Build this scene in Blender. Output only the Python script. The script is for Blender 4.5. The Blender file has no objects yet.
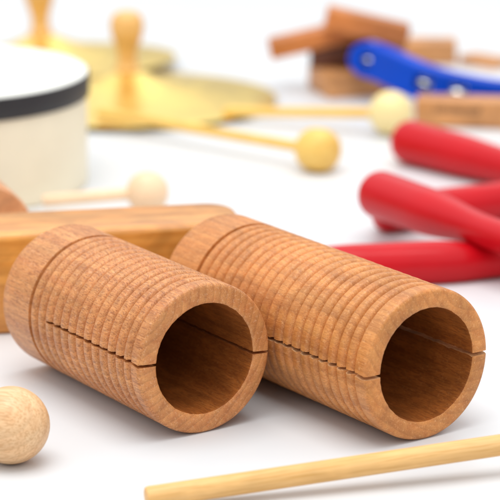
import bpy, bmesh, math, random
from mathutils import Vector, Matrix, noise
random.seed(7)
CM = 0.01
PI = math.pi
sc = bpy.context.scene
COL = sc.collection

# ------------------------------------------------------------------ helpers
def link(name, me, mats, parent=None, M=None, smooth=True):
    o = bpy.data.objects.new(name, me)
    COL.objects.link(o)
    for m in (mats if isinstance(mats, (list, tuple)) else [mats]):
        me.materials.append(m)
    if smooth:
        for p in me.polygons: p.use_smooth = True
    if parent: o.parent = parent
    if M is not None: o.matrix_local = M
    return o

def from_bm(name, bm, mats, parent=None, M=None, smooth=True, sharp=None):
    bmesh.ops.recalc_face_normals(bm, faces=bm.faces)
    bmesh.ops.scale(bm, vec=(CM, CM, CM), verts=bm.verts)
    me = bpy.data.meshes.new(name)
    bm.to_mesh(me); bm.free()
    o = link(name, me, mats, parent, M, smooth)
    if sharp is not None and smooth:
        me.set_sharp_from_angle(angle=math.radians(sharp))
    return o

def tag(o, label, cat, group=None, kind=None):
    if label: o['label'] = label
    if cat: o['category'] = cat
    if group: o['group'] = group
    if kind: o['kind'] = kind
    return o

def empty(name, x, y, z, label, cat, group=None, rotz=0):
    o = bpy.data.objects.new(name, None)
    o.empty_display_size = 0.01
    COL.objects.link(o)
    o.location = (x*CM, y*CM, z*CM); o.rotation_euler = (0, 0, rotz)
    return tag(o, label, cat, group)

def frame(a, b):
    """matrix whose X axis runs from point a (cm) to b (cm), origin at a"""
    a, b = Vector(a), Vector(b)
    x = (b-a).normalized(); up = Vector((0, 0, 1))
    if abs(x.z) > .95: up = Vector((0, 1, 0))
    y = up.cross(x).normalized(); z = x.cross(y)
    m = Matrix((x, y, z)).transposed().to_4x4()
    m.translation = a*CM
    return m

def lathe_bm(prof, n=64, axis='Z', wob=0):
    """prof: list of (r, h); r = 0 closes"""
    bm = bmesh.new(); rings = []
    for (r, h) in prof:
        if r < 1e-6:
            rings.append([bm.verts.new((0, 0, h))])
        else:
            rings.append([bm.verts.new((r*math.cos(2*PI*i/n), r*math.sin(2*PI*i/n), h)) for i in range(n)])
    for a, b in zip(rings, rings[1:]):
        for i in range(n):
            j = (i+1) % n
            if len(a) == 1 and len(b) == 1: continue
            if len(a) == 1: bm.faces.new((a[0], b[i], b[j]))
            elif len(b) == 1: bm.faces.new((a[i], b[0], a[j]))
            else: bm.faces.new((a[i], b[i], b[j], a[j]))
    if axis == 'X':
        bmesh.ops.transform(bm, matrix=Matrix(((0, 0, 1, 0), (1, 0, 0, 0), (0, 1, 0, 0), (0, 0, 0, 1))), verts=bm.verts)
    return bm

def rbox_bm(x0, x1, y0, y1, z0, z1, r=.1, seg=3, vr=0):
    """box with rounded edges; vr rounds the vertical edges first"""
    bm = bmesh.new()
    bmesh.ops.create_cube(bm, size=1)
    for v in bm.verts:
        v.co = Vector((x0+(v.co.x+.5)*(x1-x0), y0+(v.co.y+.5)*(y1-y0), z0+(v.co.z+.5)*(z1-z0)))
    if vr:
        es = [e for e in bm.edges if abs(e.verts[0].co.z-e.verts[1].co.z) > .5*(z1-z0)]
        bmesh.ops.bevel(bm, geom=es, offset=vr, segments=10, profile=.5, affect='EDGES')
    es = [e for e in bm.edges if len(e.link_faces) == 2 and e.calc_face_angle(0) > .7]
    bmesh.ops.bevel(bm, geom=es, offset=r, segments=seg, profile=.5, affect='EDGES')
    return bm

def stick_prof(L, r, c=.08, taper=0):
    p = [(0, 0), (r-c, 0), (r-c*.3, c*.25), (r, c)]
    for k in range(1, 9): p.append((r*(1+taper*k/9), c+(L-2*c)*k/9))
    r2 = r*(1+taper)
    return p + [(r2, L-c), (r2-c*.3, L-c*.25), (r2-c, L), (0, L)]

def ball_prof(r, n=24, e=1.0, fl=1.0):
    """superellipse ball; e < 1 gives a barrel"""
    p = []
    for i in range(n+1):
        t = -PI/2+PI*i/n
        c, s = math.cos(t), math.sin(t)
        p.append((r*abs(c)**e if 0 < i < n else 0, fl*r*math.copysign(abs(s)**e, s)))
    return p

# ------------------------------------------------------------------ materials
def mat(name):
    m = bpy.data.materials.new(name); m.use_nodes = True
    nt = m.node_tree
    return m, nt, nt.nodes['Principled BSDF']

def N(nt, t, **kw):
    n = nt.nodes.new(t)
    for k, v in kw.items():
        if k in n.inputs: n.inputs[k].default_value = v
        else: setattr(n, k, v)
    return n

def ramp(nt, src, stops):
    r = nt.nodes.new('ShaderNodeValToRGB')
    while len(r.color_ramp.elements) < len(stops): r.color_ramp.elements.new(.5)
    for e, (p, c) in zip(r.color_ramp.elements, stops):
        e.position = p; e.color = (*c, 1) if len(c) == 3 else c
    nt.links.new(src, r.inputs[0])
    return r

def mixc(nt, f, a, b, mode='MIX'):
    m = nt.nodes.new('ShaderNodeMix'); m.data_type = 'RGBA'; m.blend_type = mode
    for s, v in ((0, f), (6, a), (7, b)):
        if hasattr(v, 'links'): nt.links.new(v, m.inputs[s])
        else: m.inputs[s].default_value = v if s == 0 else (*v, 1)
    return m.outputs[2]

def noise_tex(nt, vec, scale, detail=3, rough=.55, dist=0):
    mp = nt.nodes.new('ShaderNodeMapping'); mp.inputs['Scale'].default_value = scale
    nt.links.new(vec, mp.inputs['Vector'])
    n = N(nt, 'ShaderNodeTexNoise', Scale=1.0, Detail=detail, Roughness=rough, Distortion=dist)
    nt.links.new(mp.outputs[0], n.inputs['Vector'])
    return n.outputs['Fac']

def wood(name, light, mid, dark, pore=.6, pscale=(420, 1700, 1700), streak=(14, 330, 330), rough=.5,
         bump=.25, plo=.47, phi=.62, spec=.35, coat=0, patch=.35, dust=None, endg=1.0, rings=0, pith=(0, .03, -.025), rper=.0028):
    m, nt, b = mat(name)
    tc = nt.nodes.new('ShaderNodeTexCoord').outputs['Object']
    oi = nt.nodes.new('ShaderNodeObjectInfo')
    ad = nt.nodes.new('ShaderNodeVectorMath'); ad.operation = 'ADD'
    nt.links.new(tc, ad.inputs[0]); 
    cb = nt.nodes.new('ShaderNodeCombineXYZ')
    for i in range(3): nt.links.new(oi.outputs['Random'], cb.inputs[i])
    nt.links.new(cb.outputs[0], ad.inputs[1])
    v = ad.outputs[0]
    s1 = noise_tex(nt, v, streak, 4, .6, .4)
    s2 = noise_tex(nt, v, (streak[0]*3, streak[1]*.22, streak[2]*.22), 3, .6, 1.0)
    pr = noise_tex(nt, v, pscale, 2, .6)
    base = ramp(nt, s1, [(.3, mid), (.68, light)]).outputs[0]
    big = ramp(nt, s2, [(.35, (1-patch,)*3), (.65, (1, 1, 1))]).outputs[0]
    base = mixc(nt, 1.0, base, big, 'MULTIPLY')
    if rings:
        mp = nt.nodes.new('ShaderNodeMapping'); mp.inputs['Location'].default_value = pith
        mp.inputs['Scale'].default_value = (.12, 1, 1)
        nt.links.new(tc, mp.inputs['Vector'])
        wv = N(nt, 'ShaderNodeTexWave', Scale=.314/rper, Distortion=5.0, Detail=3.0)
        wv.inputs['Detail Scale'].default_value = .35; wv.inputs['Detail Roughness'].default_value = .6
        wv.wave_type = 'RINGS'; wv.rings_direction = 'X'; wv.wave_profile = 'SAW'
        nt.links.new(mp.outputs[0], wv.inputs['Vector'])
        rg = ramp(nt, wv.outputs['Fac'], [(0, (1, 1, 1)), (.55, (1-rings*.35,)*3), (.9, (1-rings, 1-rings*1.1, 1-rings*1.2)), (1, (1, 1, 1))]).outputs[0]
        base = mixc(nt, 1.0, base, rg, 'MULTIPLY')
    pm = ramp(nt, pr, [(plo, (0, 0, 0)), (phi, (1, 1, 1))]).outputs[0]
    ml = nt.nodes.new('ShaderNodeMath'); ml.operation = 'MULTIPLY'; ml.inputs[1].default_value = pore
    nt.links.new(pm, ml.inputs[0])
    if endg < 1:   # sawn end grain shows its pores less
        sx = nt.nodes.new('ShaderNodeSeparateXYZ'); nt.links.new(nt.nodes['Texture Coordinate'].outputs['Normal'], sx.inputs[0])
        ab = nt.nodes.new('ShaderNodeMath'); ab.operation = 'ABSOLUTE'; nt.links.new(sx.outputs[0], ab.inputs[0])
        mr = nt.nodes.new('ShaderNodeMapRange'); nt.links.new(ab.outputs[0], mr.inputs[0])
        for i, q in enumerate((.75, .95, pore, pore*endg)): mr.inputs[1+i].default_value = q
        nt.links.new(mr.outputs[0], ml.inputs[1])
    c = mixc(nt, ml.outputs[0], base, dark)
    if dust:   # pale sanding dust caught in the surface
        dn = noise_tex(nt, v, (900, 1300, 1300), 2, .7)
        dm = ramp(nt, dn, [(.56, (0, 0, 0)), (.70, (dust[1],)*3)]).outputs[0]
        c = mixc(nt, dm, c, dust[0])
    nt.links.new(c, b.inputs['Base Color'])
    b.inputs['Roughness'].default_value = rough
    b.inputs['Specular IOR Level'].default_value = spec
    b.inputs['Coat Weight'].default_value = coat
    b.inputs['Coat Roughness'].default_value = .15
    if bump:
        bp = N(nt, 'ShaderNodeBump', Strength=bump, Distance=.0004); bp.invert = True
        nt.links.new(pr, bp.inputs['Height']); nt.links.new(bp.outputs[0], b.inputs['Normal'])
    return m

def plain(name, col, rough=.4, metal=0, coat=0, spec=.5, var=.06, scale=60, bump=0):
    m, nt, b = mat(name)
    tc = nt.nodes.new('ShaderNodeTexCoord').outputs['Object']
    n = noise_tex(nt, tc, (scale,)*3, 4, .6)
    lo = tuple(c*(1-var) for c in col); hi = tuple(min(1, c*(1+var)) for c in col)
    nt.links.new(ramp(nt, n, [(.3, lo), (.7, hi)]).outputs[0], b.inputs['Base Color'])
    r = ramp(nt, n, [(.3, (rough*.85,)*3), (.7, (min(1, rough*1.15),)*3)])
    nt.links.new(r.outputs[0], b.inputs['Roughness'])
    b.inputs['Metallic'].default_value = metal
    b.inputs['Coat Weight'].default_value = coat
    b.inputs['Coat Roughness'].default_value = .08
    b.inputs['Specular IOR Level'].default_value = spec
    if bump:
        bp = N(nt, 'ShaderNodeBump', Strength=bump, Distance=.0005)
        nt.links.new(n, bp.inputs['Height']); nt.links.new(bp.outputs[0], b.inputs['Normal'])
    return m

M_SAP = wood('sapele_pink', (.76, .342, .118), (.61, .222, .070), (.22, .058, .018), pore=.58, pscale=(330, 2500, 2500), patch=.22,
             dust=((.93, .60, .37), .26), endg=.45, rings=.20, plo=.49, phi=.64, rough=.40, spec=.4)
M_SAP2 = wood('sapele_orange', (.78, .335, .098), (.62, .222, .056), (.29, .085, .022), pore=.34, pscale=(260, 2400, 2400), patch=.28,
              dust=((.92, .54, .26), .30), endg=.6, rings=.16, pith=(0, -.022, -.035), rper=.0034, rough=.40, spec=.4)
M_BORE = wood('dark_bore', (.52, .165, .032), (.36, .100, .018), (.16, .04, .010), pore=.5, pscale=(300, 2200, 2200), patch=.35,
              dust=((.66, .30, .10), .2), rings=.15, rough=.5)  # inner wall: darker, more saturated colour than the outside
M_RAW = wood('raw_saw_cut', (.82, .50, .26), (.72, .38, .17), (.45, .2, .08), pore=.4, rough=.8)
M_HONEY = wood('varnished_honey', (.88, .41, .095), (.72, .27, .045), (.42, .14, .02), pore=.3, rough=.28, coat=.4, bump=.08, pscale=(60, 900, 900))
M_BROWN = wood('brown_wood', (.84, .42, .20), (.72, .32, .14), (.40, .15, .06), pore=.4, rough=.45)
M_BEECH = wood('pale_beech', (.93, .62, .35), (.85, .50, .25), (.54, .26, .10), pore=.5, pscale=(70, 1500, 1500), rough=.42, bump=.08, patch=.14, rings=.12, rper=.004)
M_PALE = wood('pale_yellow_beater', (.95, .80, .42), (.90, .72, .33), (.70, .48, .16), pore=.2, rough=.4, bump=.05, patch=.08)
M_CREAM = wood('cream_beater', (.94, .71, .47), (.90, .62, .38), (.70, .42, .22), pore=.2, rough=.4, bump=.05, patch=.08)
M_DOWEL = wood('yellow_dowel', (.89, .55, .23), (.80, .44, .145), (.56, .28, .06), pore=.45, pscale=(60, 1500, 1500), rough=.42, bump=.1, patch=.14)
M_MUST = wood('mustard_beater', (.93, .62, .17), (.86, .52, .11), (.55, .30, .06), pore=.2, rough=.4, bump=.05, patch=.1)
M_KNOB = wood('orange_knob', (.90, .54, .18), (.82, .44, .12), (.56, .25, .06), pore=.25, rough=.32, coat=.3, bump=.05, patch=.15)
M_BLOCK = wood('block_orange', (.80, .30, .085), (.63, .20, .052), (.34, .09, .025), pore=.4, rough=.42, bump=.1)
M_BLOCKL = wood('block_light', (.76, .385, .155), (.66, .29, .105), (.40, .15, .04), pore=.3, rough=.42, bump=.1)
M_GAP_SHADE = wood('gap_shade', (.17, .06, .035), (.11, .035, .02), (.05, .018, .01), pore=.4, rough=.55)  # near-black tone puts the shade between the stacked boards into colour
M_RED = plain('red_lacquer', (.52, .002, .008), rough=.34, coat=.16, spec=.2, var=.05, scale=40)
M_BLUE = plain('blue_lacquer', (.001, .065, .56), rough=.38, coat=0, spec=.15, var=.05)
M_STEEL = plain('steel_jingle', (.68, .68, .67), rough=.28, metal=1, var=.05)
M_BRASS = plain('brass', (1.0, .72, .21), rough=.34, metal=1, var=.06, scale=90)
M_SHELL = plain('cream_shell', (.90, .82, .62), rough=.45, var=.03)
M_SKIN = plain('drum_skin', (.86, .86, .80), rough=.5, var=.02)
M_BAND = plain('black_band', (.018, .018, .02), rough=.45, var=.2)
M_STAMP = plain('stamp_ink', (.10, .045, .02), rough=.6, var=.2)

# table: white laminate with faint mottling
M_TABLE, nt, b = mat('white_table')
tc = nt.nodes.new('ShaderNodeTexCoord').outputs['Object']
n = noise_tex(nt, tc, (9, 9, 9), 5, .6)
nt.links.new(ramp(nt, n, [(.3, (.68, .695, .71)), (.7, (.71, .722, .735))]).outputs[0], b.inputs['Base Color'])
b.inputs['Roughness'].default_value = .38
b.inputs['Specular IOR Level'].default_value = .35

# ------------------------------------------------------------------ setting
bm = bmesh.new()
bmesh.ops.create_grid(bm, x_segments=8, y_segments=8, size=600)
tag(from_bm('tabletop', bm, M_TABLE, smooth=False), 'plain white tabletop under all the instruments', 'table', kind='structure')

# ------------------------------------------------------------------ ribbed guiro tubes
def guiro(name, fx, fy, az, L, bore, u_first, pitch, ngroove, slit_from, slit_w, roll, m, depth, label, seed, cut):
    """local +X points to the open mouth, mouth plane at x = 0, rear at x = -L (cm)"""
    R = 2.5
    # outer profile (u from the rear end)
    prof = [(0.0, R-.22), (.05, R-.12), (.12, R-.05), (.25, R)]
    u = .25
    while u < u_first-pitch*.5-.2:
        u = min(u+.35, u_first-pitch*.5-.02); prof.append((u, R))
    K = 18
    g0 = u_first-pitch*.5
    for k in range(ngroove*K+1):
        uu = g0+pitch*k/K
        ph = (k % K)/K
        xx = abs(2*ph-1)                    # ridge crest at ph = .5, groove at 0 and 1
        gv = math.floor(k/K+.5)
        d = depth*(.9+.25*math.sin(gv*12.9+seed))*xx**3.2*(1.2 if gv == 0 else 1)
        rr = R-d
        prof.append((uu+1e-4, rr))
    ue = g0+pitch*ngroove
    for k in range(1, 4): prof.append((ue+(L-.16-ue)*k/4, R))
    prof += [(L-.16, R), (L-.09, R-.012), (L-.04, R-.045), (L-.012, R-.085)]
    # mouth ring and the bore
    rb = R*bore
    ring = [(L, R-.13), (L, R-.3), (L, rb+.12), (L-.004, rb+.05), (L-.03, rb+.01)]
    inner = []
    nb = 90; floor_u = 1.3
    for k in range(nb+1):
        inner.append((L-.06-(L-.06-floor_u)*(k/nb), rb))
    path = prof+ring+inner
    n_out = len(prof)
    # angles: slits at 0 and pi
    n = 192
    half = slit_w/2/R
    ths = []
    per = n//2
    for s in range(2):
        a0 = s*PI+half; a1 = (s+1)*PI-half
        for i in range(per): ths.append(a0+(a1-a0)*i/(per-1))
    nth = len(ths)
    bm = bmesh.new()
    rnd = random.Random(seed)
    V = []
    edge_idx = {0: 1, per-1: -1, per: 1, nth-1: -1}
    for pi_, (u, r) in enumerate(path):
        row = []
        for i, t in enumerate(ths):
            tt = t
            if i in edge_idx:
                # slit edge: saw-rough, constant width through the wall
                w = slit_w/2
                base = PI*round(t/PI)
                dirn = 1 if t > base else -1
                j = (noise.noise(Vector((u*3.1+seed, dirn*5, base*3)))*.03+noise.noise(Vector((u*9+seed, dirn*3, base)))*.03+noise.noise(Vector((u*23+seed, dirn*3, base)))*.02)
                tt = base+dirn*(w+j)/r
            rr = r
            if pi_ < n_out:
                rr += .006*noise.noise(Vector((u*1.2, math.cos(t)*2, math.sin(t)*2+seed)))
            else:
                if abs(r-rb) < .14: rr += .008*noise.noise(Vector((math.cos(t)*9, math.sin(t)*9, seed)))+.014*noise.noise(Vector((math.cos(t)*21, math.sin(t)*21, seed)))*max(0, 1-(L-u)/.3)
                rr += .010*noise.noise(Vector((u*.8, math.cos(t)*3, math.sin(t)*3+seed*2)))
            row.append(bm.verts.new((u-L, rr*math.cos(tt+roll), rr*math.sin(tt+roll))))
        V.append(row)
    gap = {(per-1, per), (nth-1, 0)}
    np_ = len(path)
    for a in range(np_-1):
        for i in range(nth):
            j = (i+1) % nth
            if (i, j) in gap and min(path[a][0], path[a+1][0]) >= slit_from-1e-6: continue
            f = bm.faces.new((V[a][i], V[a+1][i], V[a+1][j], V[a][j]))
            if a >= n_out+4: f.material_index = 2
    # rear disc and bore floor
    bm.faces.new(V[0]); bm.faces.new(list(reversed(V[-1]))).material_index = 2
    # slit walls: join outer row a to the inner row at the same u
    outs = [k for k in range(n_out+2) if path[k][0] >= slit_from-1e-6]
    ins = [k for k in range(n_out+2, np_) if path[k][0] >= slit_from-1e-6]
    for (i, j) in gap:
        for e in (i, j):
            loop_o = [V[k][e] for k in outs]; loop_i = [V[k][e] for k in ins]
            # strip between two chains of different length, both ordered mouthwards
            A = outs; B = list(reversed(ins))
            ia = ib = 0
            while ia < len(A)-1 or ib < len(B)-1:
                if ib == len(B)-1 or (ia < len(A)-1 and path[A[ia+1]][0] <= path[B[ib+1]][0]):
                    f = (V[A[ia]][e], V[A[ia+1]][e], V[B[ib]][e]); ia += 1
                else:
                    f = (V[A[ia]][e], V[B[ib+1]][e], V[B[ib]][e]); ib += 1
                try: bm.faces.new(f).material_index = 1
                except ValueError: pass
        try: bm.faces.new((V[outs[0]][i], V[outs[0]][j], V[ins[-1]][j], V[ins[-1]][i]))
        except ValueError: pass
    d = Vector((math.sin(az), -math.cos(az), 0))
    M = frame((fx, fy, R), (fx+d.x, fy+d.y, R))
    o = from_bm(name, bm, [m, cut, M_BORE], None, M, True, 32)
    return tag(o, label, 'wooden guiro', 'ribbed wooden guiro tubes')

guiro('guiro_tube', -1.43, -22.41, math.radians(33.85), 9.16, .735, 2.26, .505, 13, 3.2, .10, math.radians(-4), M_SAP, .22,
      'shorter pinkish brown ribbed wooden tube with a slit, mouth beside the pale ball', 3, M_SAP)
guiro('guiro_tube', 5.65, -23.04, math.radians(34.91), 11.82, .75, 2.15, .487, 19, 3.0, .12, math.radians(0), M_SAP2, .20,
      'longer orange brown ribbed wooden tube with a slit, lying nearest the red clubs', 8, M_RAW)

# ------------------------------------------------------------------ wooden bar behind the tubes
a = Vector((-9.01, -11.75, 0)); bdir = (Vector((-3.28, -10.62, 0))-a).normalized()
ang = math.atan2(bdir.y, bdir.x)
e_ = a+bdir*9.05
bm = rbox_bm(-13, 0, 0, 3.3, 0, 3.8, r=.28, seg=5, vr=1.15)
M = Matrix.Rotation(ang, 4, 'Z'); M.translation = Vector((e_.x, e_.y, 0))*CM
tag(from_bm('wooden_bar', bm, M_HONEY, None, M, True, 50), 'honey varnished thick wooden bar with rounded corners lying behind the two ribbed tubes', 'wooden bar')

# smooth brown cylinder behind the bar
az = math.radians(20); d = Vector((math.sin(az), -math.cos(az), 0)); f0 = Vector((-10.3, -5.6, 2.05))
bm = lathe_bm(stick_prof(11, 2.05, .18), 72, 'X')
tag(from_bm('wooden_cylinder', bm, M_BROWN, None, frame(f0-d*11, f0), True, 40),
    'smooth brown wooden cylinder peeping over the left end of the honey bar', 'wooden cylinder')

# ------------------------------------------------------------------ drum
dx, dy, DR, DH = -13.85, 11.8, 6.6, 5.1
t = empty('hand_drum', dx, dy, 0, 'cream hand drum with white skin and black band at the left edge', 'drum')
from_bm('drum_shell', lathe_bm([(0, .15), (DR-.5, .15), (DR-.5, 0), (DR-.25, 0), (DR-.16, .06), (DR-.13, .2), (DR-.12, 2.5), (DR-.12, DH-.95), (DR-.4, DH-.9), (0, DH-.9)], 128), M_SHELL, t, None, True, 40)
from_bm('drum_band', lathe_bm([(DR-.11, DH-1.02), (DR-.02, DH-1.03), (DR, DH-1.0), (DR+.01, DH-.5), (DR, DH-.06), (DR-.04, DH-.02), (DR-.11, DH-.03)], 128), M_BAND, t, None, True, 40)
from_bm('drumhead', lathe_bm([(0, DH-.02), (DR-1.2, DH-.015), (DR-.35, DH+.01), (DR-.12, DH+.03), (DR-.07, DH), (DR-.06, DH-.06), (DR-.12, DH-.85), (0, DH-.85)], 128), M_SKIN, t, None, True, 50)

# ------------------------------------------------------------------ brass cymbals with wooden knobs
def cymbal(x, y, z, r, tilt, tdir, label, kh):
    t = empty('hand_cymbal', x, y, z, label, 'cymbal', 'brass cymbals with wooden knobs')
    ax = Vector((-math.sin(tdir), math.cos(tdir), 0))
    t.rotation_euler = Matrix.Rotation(tilt, 3, ax).to_euler()
    top = [(0, 1.50), (.5, 1.48), (.9, 1.40), (1.3, 1.22), (1.7, 1.04), (2.3, .84), (3, .68), (4, .50), (5.2, .31), (6.4, .16), (r-.1, .05)]
    prof = top+[(r, .03), (r, 0), (r-.1, -.0)]+[(q, h-.06) for q, h in reversed(top[1:-1])]+[(0, 1.36)]
    from_bm('plate', lathe_bm(prof, 128), M_BRASS, t, None, True, 50)
    k = kh/3.2
    kp = [(0, 1.38), (.66, 1.38), (.70, 1.46), (.62, 1.6), (.52, 1.9), (.50, 2.2), (.56, 2.6), (.72, 3.05), (.85, 3.45), (.90, 3.8), (.86, 4.15), (.72, 4.42), (.48, 4.58), (.22, 4.64), (0, 4.65)]
    from_bm('knob', lathe_bm([(q, 1.38+(h-1.38)*k) for q, h in kp], 48), M_KNOB, t, None, True, 60)
    return t
cymbal(-6.4, 29.6, .15, 7.8, math.radians(1.1), PI/2, 'brass cymbal with wooden knob, the nearer one, by the drum and the two beaters', 3.2)
td = math.atan2(8.7, -5.2)
cymbal(-11.6, 38.6, .42, 7.5, math.radians(3.4), td, 'brass cymbal with wooden knob, the farther one, tipped up on the other cymbal', 3.4)

# ------------------------------------------------------------------ mallets
def mallet(head, end, r_head, r_stick, m_head, m_stick, label, e=1.0, fl=1.0, stickout=0.0):
    t = empty('mallet', head[0], head[1], 0, label, 'mallet', 'wooden mallets')
    H, E = Vector(head), Vector(end)
    O = Vector((head[0], head[1], 0))
    d = (H-E).normalized()
    S0 = H-d*(r_head*fl*.55)
    L = (S0-E).length
    from_bm('stick', lathe_bm(stick_prof(L, r_stick, .1), 40, 'X'), m_stick, t, frame(E-O, S0-O), True, 40)
    from_bm('head', lathe_bm(ball_prof(r_head, 28, e, fl), 56, 'X'), m_head, t, frame(H-O, H-O+d), True)
    return t
mallet((-4.43, 6.15, .92), (-8.95, 5.75, .62), .92, .27, M_CREAM, M_CREAM, 'pale round headed mallet between the drum and the honey bar')
mallet((3.14, 13.87, 1.0), (-7.55, 23.1, .80), 1.02, .25, M_MUST, M_MUST, 'mustard yellow mallet with barrel shaped head in front of the brass cymbals', e=.78, fl=.98)
mallet((6.93, 21.52, 1.1), (-1.3, 24.6, .50), 1.1, .26, M_PALE, M_MUST, 'pale yellow mallet with round head against the red clubs')
mallet((-7.45, -25.15, 1.22), (-20, -20, .35), 1.22, .33, M_BEECH, M_DOWEL, 'pale beech mallet head at the left edge in front of the tubes')
mallet((13.2, -24.72, 1.25), (-3.1, -29.2, .36), 1.25, .335, M_BEECH, M_DOWEL, 'plain yellow dowel stick lying across the foreground at the lower right')

# ------------------------------------------------------------------ red clubs
def club(a, b, prof, label):
    """a = centre of the rounded thick end, b = far point; prof = (s 0..1, radius)"""
    A, B = Vector(a), Vector(b); L = (B-A).length
    r0 = prof[0][1]
    def rad(s):
        for (s0, q0), (s1, q1) in zip(prof, prof[1:]):
            if s <= s1:
                f = (s-s0)/(s1-s0); f = f*f*(3-2*f)
                return q0+(q1-q0)*f
        return prof[-1][1]
    p = []
    for i in range(10):
        t = PI/2*i/10
        p.append((r0*math.sin(t)**.8, -r0*.75*math.cos(t)))
    p[0] = (0, p[0][1])
    for i in range(41): p.append((rad(i/40), L*i/40))
    r1 = rad(1)
    for i in range(1, 9):
        t = PI/2*i/8
        p.append((r1*math.cos(t) if i < 8 else 0, L+r1*math.sin(t)))
    o = from_bm('red_club', lathe_bm(p, 56, 'X'), M_RED, None, frame(a, b), True)
    return tag(o, label, 'red club', 'glossy red clubs')
club((7.5, 15.4, 1.03), (15.0, 7.0, .80), [(0, 1.03), (.2, 1.0), (.6, .8), (1, .8)], 'red club farthest back, its round end below the pale yellow mallet')
club((5.4, 1.5, 1.95), (11.6, -8.2, 1.98), [(0, 1.0), (.25, .97), (.62, .64), (1, .62)], 'red club on top, resting across two other red clubs')
club((5.75, 2.9, .80), (14.5, 6.9, .78), [(0, .80), (.5, .80), (1, .78)], 'red club mostly hidden underneath the topmost red club')
club((1.6, -5.6, .84), (12.5, -3.6, .60), [(0, .72), (.25, .84), (.53, .88), (.78, .62), (1, .6)], 'red club nearest, its left end hidden behind the longer ribbed tube')

# ------------------------------------------------------------------ blue jingle stick
t = empty('jingle_stick', 10.9, 27.6, 0, 'blue lacquered jingle stick with silver jingles behind the red clubs', 'jingle stick')
pts = [Vector(q) for q in ((5.33, 29.75, 2.30), (6.05, 29.4, 2.28), (6.75, 28.85, 2.18), (7.53, 28.05, 1.96), (8.26, 27.4, 1.74), (9.1, 26.8, 1.50), (10.56, 26.3, 1.2), (12.71, 25.75, .93), (15.5, 25.2, .9))]
def pl(s):
    k = min(int(s), len(pts)-2); f = s-k
    P = [pts[max(0, k-1)], pts[k], pts[k+1], pts[min(len(pts)-1, k+2)]]
    return .5*((2*P[1])+(P[2]-P[0])*f+(2*P[0]-5*P[1]+4*P[2]-P[3])*f*f+(3*P[1]-P[0]-3*P[2]+P[3])*f**3)
SMAX = len(pts)-1.001
def pn(s):
    d = (pl(min(s+.02, SMAX))-pl(max(0, s-.02))).normalized()
    nn = Vector((-d.y, d.x, 0)).normalized()
    return nn, d, d.cross(nn).normalized()*(-1 if d.cross(nn).z < 0 else 1)
O = Vector((10.9, 27.6, 0))
slots = [1.35, 4.9, 6.05]
H = 1.80; W = .5
def half(s):      # half height, rounded at the left end
    return H/2 if s > 1.2 else H/2*math.sqrt(max(.05, 1-((1.2-s)/1.2)**2))
def strip(bm, s0, s1, f0, f1, n):
    rows = []
    for i in range(n+1):
        s = s0+(s1-s0)*i/n; c = pl(s)-O; nn, _, up = pn(s)
        h = half(s); z0, z1 = f0*h, f1*h; q = []; bv = .10
        for (o_, z) in ((-W, z0+bv), (-W+bv, z0), (W-bv, z0), (W, z0+bv), (W, z1-bv), (W-bv, z1), (-W+bv, z1), (-W, z1-bv)):
            q.append(bm.verts.new(c+nn*o_+up*z))
        rows.append(q)
    for a, b in zip(rows, rows[1:]):
        for i in range(8): bm.faces.new((a[i], b[i], b[(i+1) % 8], a[(i+1) % 8]))
    bm.faces.new(rows[0]); bm.faces.new(list(reversed(rows[-1])))
SW = .36
bm = bmesh.new()
edges = [0.0]+[v for s in slots for v in (s-SW*(.6 if s > 5 else 1), s+SW*(.6 if s > 5 else 1))]+[SMAX]
for i in range(0, len(edges), 2): strip(bm, edges[i], edges[i+1], -1, 1, 14)
for i in range(1, len(edges)-1, 2):
    strip(bm, edges[i], edges[i+1], -1, -.42, 3)
    strip(bm, edges[i], edges[i+1], .42, 1, 3)
from_bm('stick_frame', bm, M_BLUE, t, None, True, 35)
for s in slots:
    c = pl(s)-O; nn, dd, up = pn(s)
    bm = bmesh.new()
    for off, sg in ((-.05, -1), (.05, 1)):
        b2 = lathe_bm([(0, 0), (.16, .0), (.22, .12*sg), (.34, .19*sg), (.52, .07*sg), (.54, .03*sg), (.52, .04*sg), (.34, .15*sg), (.20, .08*sg), (0, .02*sg)], 40)
        me = bpy.data.meshes.new('tmp'); b2.to_mesh(me); b2.free()
        k = len(bm.verts); bm.from_mesh(me); bm.verts.ensure_lookup_table()
        R3 = Matrix((dd, nn, up)).transposed()
        for v in bm.verts[k:]: v.co = R3 @ (v.co+Vector((0, 0, off))) + c + nn*(-.12 if s > 6 else .06)
        bpy.data.meshes.remove(me)
    from_bm('jingle', bm, M_STEEL, t, None, True, 50)

# ------------------------------------------------------------------ stamped bar at the right
t = empty('stamped_bar', 8.3, 23.4, 0, 'light orange wooden bar with a dark stamped mark behind the red club', 'wooden bar')
rot = math.atan2(22.85-23.54, 12.45-8.26)
t.rotation_euler = (0, 0, rot)
from_bm('bar', rbox_bm(-.1, 8.5, 0, 1.55, 0, 1.42, r=.14, seg=4, vr=.3), M_BLOCKL, t, None, True, 50)
bm = bmesh.new(); rr = random.Random(4)
x = .92
while x < 3.1:   # worn stamp, no longer legible
    w = rr.uniform(.05, .11); v0 = .74+rr.uniform(0, .06); v1 = 1.14-rr.uniform(0, .10)
    vs = [bm.verts.new((u, -.004, v)) for u, v in ((x, v0), (x+w, v0), (x+w, v1), (x, v1))]
    g = bmesh.ops.extrude_face_region(bm, geom=[bm.faces.new(vs)])
    for v in g['geom']:
        if isinstance(v, bmesh.types.BMVert): v.co.y = .02
    x += w+rr.uniform(.03, .07)
from_bm('stamp', bm, M_STAMP, t, None, False)

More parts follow.
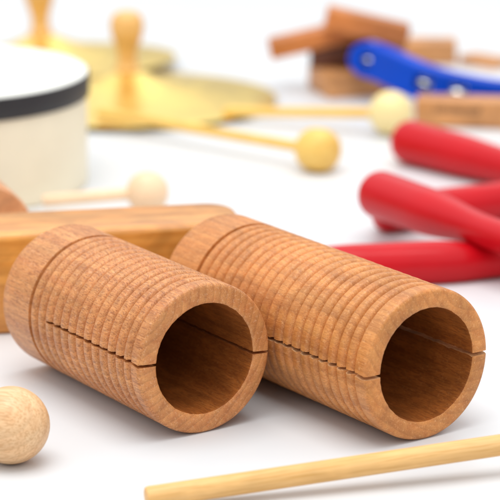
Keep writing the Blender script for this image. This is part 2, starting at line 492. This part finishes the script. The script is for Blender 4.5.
# ------------------------------------------------------------------ stacked wooden blocks at the back
def block(name, p0, p1, depth, z0, z1, m, label, r=.1, cat='wood block'):
    """front bottom edge runs p0 -> p1, depth goes back"""
    A, B = Vector((p0[0], p0[1], 0)), Vector((p1[0], p1[1], 0))
    L = (B-A).length; g = math.atan2(B.y-A.y, B.x-A.x)
    M = Matrix.Rotation(g, 4, 'Z'); M.translation = Vector((A.x, A.y, z0))*CM
    return tag(from_bm(name, rbox_bm(0, L, 0, depth, 0, z1-z0, r=r, seg=3), m, None, M, True, 50), label, cat)
block('wood_block', (4.12, 29.95), (7.0, 30.85), 3.4, 0, 1.36, M_BLOCKL, 'squat light orange wooden block at the bottom of the stack behind the yellow mallet', cat='wood block')
block('wood_block', (8.2, 39.6), (11.6, 39.4), 2.0, 0, 1.25, M_BLOCKL, 'light tan wooden block standing behind the blue stick')
block('wood_board', (11.75, 39.6), (13.6, 37.9), 1.4, 0, .55, M_BLOCKL, 'low thin tan wooden board at the far right beyond the blue stick', cat='wood board')

def board(name, p0, p1, depth, h, m, label):
    L = (Vector(p1)-Vector(p0)).length
    return tag(from_bm(name, rbox_bm(0, L, 0, depth, 0, h, r=.1, seg=3), m, None, frame(p0, p1), True, 50), label, 'wood board')
board('wood_board', (1.15, 31.5, 1.78), (6.6, 31.5, 3.05), 1.6, 1.0, M_BLOCK, 'orange brown wooden board jutting out low to the left from the stack')
bm = bmesh.new()   # added wedge, gap shade in its colour: level base, top sloping up right
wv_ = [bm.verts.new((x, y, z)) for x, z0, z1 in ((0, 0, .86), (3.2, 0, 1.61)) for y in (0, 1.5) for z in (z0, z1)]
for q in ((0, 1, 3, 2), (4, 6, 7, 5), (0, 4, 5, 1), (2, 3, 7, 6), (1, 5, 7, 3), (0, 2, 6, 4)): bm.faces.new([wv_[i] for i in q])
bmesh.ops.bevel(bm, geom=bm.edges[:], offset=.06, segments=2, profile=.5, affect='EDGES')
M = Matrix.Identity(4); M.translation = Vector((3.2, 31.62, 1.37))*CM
tag(from_bm('wood_block', bm, M_GAP_SHADE, None, M, True, 50), 'added dark wedge standing in for the shaded gap under the slanting boards', 'wood block')
board('wood_board', (3.85, 29.95, 3.72), (8.15, 29.95, 2.72), 1.45, 1.15, M_BLOCK, 'orange brown wooden board on top of the stack, slanting down behind the blue stick')
block('wood_block', (6.9, 31.6), (8.25, 31.6), 1.6, 0, 2.75, M_BLOCKL, 'upright light orange block propping up the slanting top board')

# ------------------------------------------------------------------ light
w = bpy.data.worlds.new('World'); sc.world = w; w.use_nodes = True
wt = w.node_tree
wc = wt.nodes.new('ShaderNodeTexCoord'); wx = wt.nodes.new('ShaderNodeSeparateXYZ')
wt.links.new(wc.outputs['Generated'], wx.inputs[0])
wr = ramp(wt, wx.outputs['Z'], [(.0, (.33, .34, .35)), (.24, (.42, .43, .44)), (.5, (1.06, 1.08, 1.10))])
wt.links.new(wr.outputs[0], wt.nodes['Background'].inputs[0])
w.node_tree.nodes['Background'].inputs[1].default_value = .98
def area(name, loc, tgt, size, power, col):
    l = bpy.data.lights.new(name, 'AREA'); l.shape = 'RECTANGLE'; l.size = size[0]; l.size_y = size[1]
    l.energy = power; l.color = col
    o = bpy.data.objects.new(name, l); COL.objects.link(o)
    o.location = Vector(loc)*CM
    o.rotation_euler = (Vector(tgt)*CM-o.location).to_track_quat('-Z', 'Y').to_euler()
    return o
area('softbox_top', (-12, -28, 145), (0, -20, 0), (1.1, 1.1), 12, (1, .985, .96))
area('softbox_back', (30, 150, 120), (0, 10, 0), (1.2, .8), 1.0, (1, .985, .96))

# ------------------------------------------------------------------ camera
cd = bpy.data.cameras.new('Camera'); cam = bpy.data.objects.new('Camera', cd); COL.objects.link(cam)
cam.location = Vector((0, -98.904, 27.034))*CM
cam.rotation_euler = (Vector((0, 0, 0))-cam.location).to_track_quat('-Z', 'Y').to_euler()
cd.sensor_width = 36; cd.lens = 36*2502.35/500
cd.clip_start = .05; cd.clip_end = 100
cd.dof.use_dof = True; cd.dof.focus_distance = .805; cd.dof.aperture_fstop = 15
sc.camera = cam
vs = sc.view_settings
vs.view_transform = 'Standard'; vs.look = 'None'; vs.exposure = 0.28; vs.gamma = 1; vs.use_curve_mapping = False
sc.render.resolution_x = sc.render.resolution_y = 1024
sc.cycles.use_denoising = True
